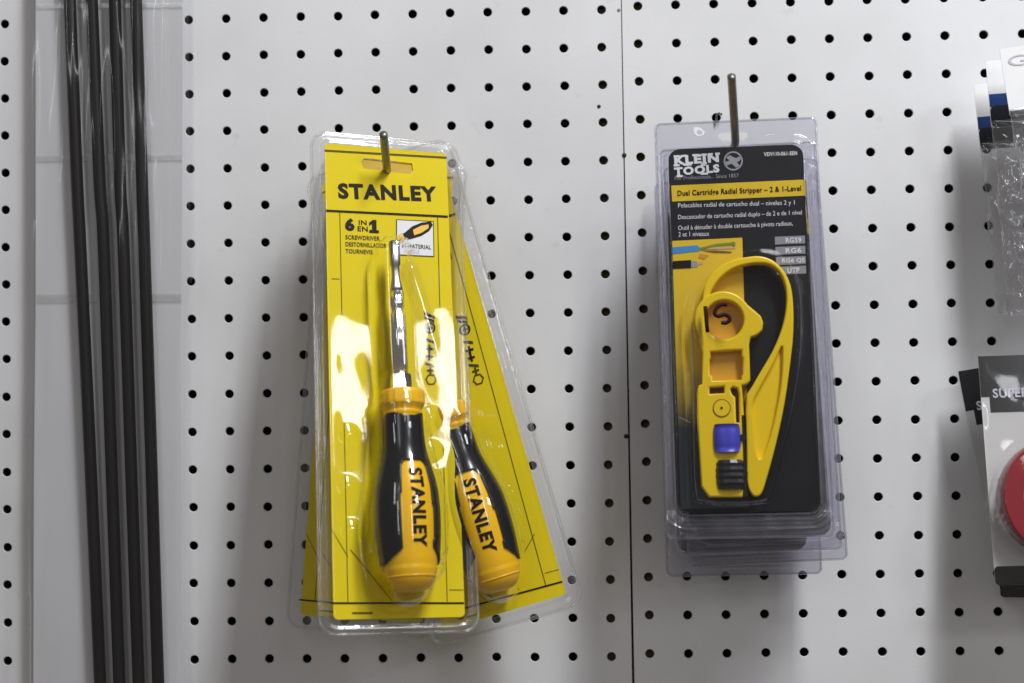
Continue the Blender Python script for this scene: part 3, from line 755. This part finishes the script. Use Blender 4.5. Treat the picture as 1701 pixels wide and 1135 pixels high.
tag(kp, 'front black cable stripper clamshell pack on the long hook', 'clamshell pack', 'black stripper packs')
tag(st, 'yellow radial cable stripper with blue cartridge inside the front clamshell', 'cable stripper')
for (rp, rr, ry, px_, py_, d_, lab) in ((-6, -.9 - .7, -2, 1398, 911, .069, 'second stripper clamshell, directly behind the front one'),
                                       (-4.5, -1.6 - .8, -1, 1407, 928, .047, 'third stripper clamshell, reaching farthest right behind the front ones'),
                                       (-3, -.6, 0, 1364, 952, .025, 'rearmost and lowest stripper clamshell nearest the pegboard')):
    R_ = euler(rp, rr, ry); mm = anchored(R_, (KX1, 0, KZ0), px_, py_, d_)
    c = copy_tree(kp, None, ('price_digit',)); c.matrix_world = mm
    tag(c, lab, 'clamshell pack')

# ------------------------------------------------------------------ clear sleeve with black rods at the left
DS = .012
sleeve = empty('plastic_sleeve', Matrix.Translation(at(180, 567, DS)))
SLP = Pose(Matrix.Translation(at(180, 567, DS)))
tag(sleeve, 'long clear plastic sleeve with white backing holding black rods', 'sleeve')
bk = [SLP.px(x, y) for x, y in ((60, -90), (304, -90), (303, 300), (300, 600), (303, 1230), (56, 1230), (57, 800), (60, 500))]
plate('backing', [bk], 0, .0008, M['sleeve_card'], sleeve)
fo = [SLP.px(x, y, .01) for x, y in ((54, -90), (316, -90), (318, 200), (320, 440), (310, 487), (306, 600), (309, 1230), (50, 1230), (52, 700), (55, 300))]
def filmh(x, z):
    e = min(1, max(0, (.058 - abs(x + .0)) / .012))
    return .0012 + .0155 * math.sqrt(max(0, e)) * (1 if abs(x) < .05 else .8) + .0026 * noise.noise(Vector((x * 85, z * 11, 2))) * e + .0008 * noise.noise(Vector((x * 200, z * 16, 6))) * e
sheet('film', fo, filmh, .0016, M['film'], sleeve)
for ya, yb in ((4, 12), (255, 266), (486, 501)):
    f_ = [SLP.px(x, y, .0025) for x, y in ((61, ya + 2), (303, ya), (303, yb), (61, yb + 2))]
    plate('weld_seam', [f_], .0014, .0017, M['weld'], sleeve)
rods = [((116, 0), (128, 300), (133, 400), (149.5, 750), (166.5, 1135)),
        ((152.5, 0), (165.5, 300), (172, 400), (184.5, 750), (198.5, 1135)),
        ((191, 0), (199.5, 300), (205, 400), (217, 750), (230.5, 1135)),
        ((226, 0), (236, 300), (239.5, 400), (251, 750), (263, 1135))]
for i, (rd, w_) in enumerate(zip(rods, ('leftmost', 'second from left', 'third from left', 'rightmost'))):
    pts = [(rd[0][0] * 2 - rd[1][0] + 6, -160)] + list(rd) + [(rd[-1][0] + 5, 1250)]
    P3 = [at(x, y, DS + .0062) for x, y in pts]
    e = empty('black_rod', Matrix.Translation(P3[-1]))
    tag(e, ('long thin black rod in the clear sleeve, %s of the four' % w_), 'rod', 'black rods in the sleeve')
    tube('shaft', [p - P3[-1] for p in catmull(P3, 8)], .0040, M['rod'], e, 16)

# ------------------------------------------------------------------ bags with header cards at the upper right
bagM = anchored(euler(-3, -6.5, 0), (0, 0, 0), 1660, 82, .060)
BP = Pose(bagM); BWd, BHt = .062, .043
bag = empty('header_bag', bagM)
def sub(name, x0, x1, z0, z1, h0, h1, mat, parent, r=.0002):
    return plate(name, [rrect(x0, x1, z0, z1, r)], h0, h1, mat, parent)
hc = sub('header_card', 0, BWd, -BHt, 0, 0, .0005, M['header_white'], bag, .0012)
sub('blue_band', .0002, BWd - .0002, -BHt + .0132, -.0215, .0005, .0007, M['navy'], hc)
plate('dark_band', [rrect(.0002, BWd - .0002, -BHt + .0002, -.0290, .0035)], .0005, .0009, M['navy_dark'], hc)
uv, fs_ = text_flat('G', 0.0)
mk('lettering', [(.0098 + u * .0120, -.0008, -.0086 + v * .0068) for u, v in uv], fs_, M['lilac'], hc)
def bagh(x, z, sgn=1, seed=0):
    u = min(x, BWd - x) / .012; v = min(-BHt - z + .004, z + BHt + .118) / .015
    e = max(0, min(1, u)) * max(0, min(1, v)); e = math.sqrt(e) if e > 0 else 0
    n1 = noise.ridged_multi_fractal(Vector((x * 38 + seed, z * 26, 4 + seed)), .9, 2.1, 3, 1.0, 2.0) if hasattr(noise, 'ridged_multi_fractal') else 0
    n2 = noise.noise(Vector((x * 70, z * 50, 9 + seed)))
    return sgn * (.0012 + .009 * e) + (.0030 * n1 + .0030 * n2 + .0015 * noise.noise(Vector((x * 170, z * 120, seed)))) * (.35 + .65 * e)
bo = [(x + .0022 * noise.noise(Vector((x * 90, z * 60, 1))) * sstep(-BHt, -BHt - .02, z), z + .007 * noise.noise(Vector((x * 60, z * 30, 7))) * sstep(-BHt - .02, -BHt - .1, z)) for x, z in [(.0005 + (BWd - .001) * t / 20, -BHt + .004) for t in range(21)] + [(BWd - .0005, -BHt + .004 - .114 * t / 30) for t in range(1, 30)] + [(BWd - .0005 - (BWd - .001) * t / 20, -BHt - .110) for t in range(21)] + [(.0005, -BHt - .110 + .114 * t / 30) for t in range(1, 30)]]
sheet('film', bo, lambda x, z: bagh(x, z, 1, 0), .0011, M['bag'], bag, None, .0004, .0012)
sheet('film', bo, lambda x, z: bagh(x, z, -1, 5), .0018, M['bag'], bag)
for k in range(7):   # pale plastic pieces at the bottom of the bag
    cx, cz = .014 + .006 * k + random.uniform(-.003, .003), -BHt - .050 - random.random() * .035; a0 = random.random() * 6
    tube('clip', [(cx + .006 * math.cos(a0 + t * .5), random.uniform(-.001, .001), cz + .006 * math.sin(a0 + t * .5)) for t in range(9)], .0016, M['clip'], bag, 8)
tag(bag, 'front small bag with glossy white header card at the right edge', 'bag', 'small header-card bags')
for (px_, py_, d_, roll, lab) in ((1637, 102, .040, -3.0, 'header bag between the front one and the leftmost one'), (1617, 141, .022, -4.0, 'leftmost and lowest header bag at the right edge')):
    b2 = copy_tree(bag, None, ('clip', 'lettering')); b2.matrix_world = anchored(euler(-2, roll, 0), (0, 0, 0), px_, py_, d_)
    tag(b2, lab, 'bag')
# the front bag's header shows a taller white field
for ch in list(hc.children):
    if ch.name.startswith(('blue_band', 'dark_band')): bpy.data.objects.remove(ch)
sub('dark_band', .0003, BWd - .0003, -BHt + .0004, -BHt + .0032, .0006, .0009, M['navy_dark'], hc)
hk = [at(1760, 150, .002), at(1762, 140, .03), at(1766, 124, .065), at(1768, 100, .085)]
hook(hk, .0022, 'wire hook carrying the small header bags past the right edge', RO + Vector((11 * S, 0, -3 * S)))

# ------------------------------------------------------------------ carded tape rolls at the lower right
TW, TH = .0470, .0715
TR = euler(-8, -.9, 0)
tM = anchored(TR, (-TW, 0, TH), 1624, 592, .042)
TPz = Pose(tM)
tp = empty('tape_pack', tM)
tc_ = plate('card', [rrect(-TW, TW, -TH, TH, .0025)], 0, .0006, M['tape_card'], tp)
plate('black_header', [[(-TW + .0001, TH - .0001), (TW - .0001, TH - .0001), (TW - .0001, TH - .0360), (-TW + .0052, TH - .0360), (-TW + .0052, TH - .0262), (-TW + .0001, TH - .0262)]], .0006, .0008, M['tape_black'], tc_)
plate('black_footer', [rrect(-TW + .0001, TW - .0001, -TH + .0001, -TH + .0115, .0024)], .0006, .0009, M['tape_black'], tc_)
uv, fs_ = text_flat('SUPER', .03)
mk('lettering', [(-TW + .0185 + u * .0225, -.0012, TH - .0240 + v * .0060) for u, v in uv], fs_, M['lilac'], tc_)
cx_, cz_ = TPz.px(1763, 827, .012); RO_, RI_ = .0365, .0243
def tblis(x, z):
    d = math.hypot(x - cx_, z - cz_); 
    dd = rr_sd(x, z, -TW, TW, -TH, TH, .003)
    return .0011 + .020 * sstep(RO_ + .0040, RO_ + .0010, d) + .0006 * noise.noise(Vector((x * 45, z * 45, 2))) * sstep(0, -.004, dd)
sheet('blister', rrect(-TW + .0006, TW - .0006, -TH + .0006, TH - .0006, .003), tblis, .0014, M['shell'], tp)
tr_ = empty('tape_roll', tM)
def annulus(name, ro, ri, h0, h1, mat, parent, b=.0008):
    return plate(name, [circle(cx_, cz_, ro, 72), circle(cx_, cz_, ri, 72)[::-1]], h0, h1, mat, parent, b, True)
annulus('tape', RO_, RI_, .0012, .019, M['tape_red'], tr_)
annulus('core', RI_ + .0002, RI_ - .0022, .0012, .0185, M['tape_core'], tr_, .0003)
plate('core_card', [circle(cx_, cz_, RI_ - .002, 48)], .0012, .0020, M['tape_core'], tr_)
tag(tp, 'front carded tape pack with black header, white card and black foot', 'tape pack', 'carded tape packs')
tag(tr_, 'red tape roll under the blister of the front tape card', 'tape roll')
for (pit, roll, loc, px_, py_, d_, lab) in ((-2, -9.0, (-TW, 0, TH), 1591, 617, .022, 'tape pack behind the front one, tilted with its black corner out left'),
                                           (-1, 1.5, (-TW, 0, -TH), 1661, 992, .010, 'rearmost tape pack, only its black foot showing below')):
    c = copy_tree(tp, None, ('lettering',) if roll > 0 else ()); c.matrix_world = anchored(euler(pit, roll, 0), loc, px_, py_, d_)
    tag(c, lab, 'tape pack')
hk = [at(1762, 660, .002), at(1762, 655, .03), at(1763, 640, .07), at(1764, 620, .09)]
hook(hk, .0022, 'wire hook carrying the tape packs past the right edge', RO + Vector((11 * S, 0, -11 * S)))
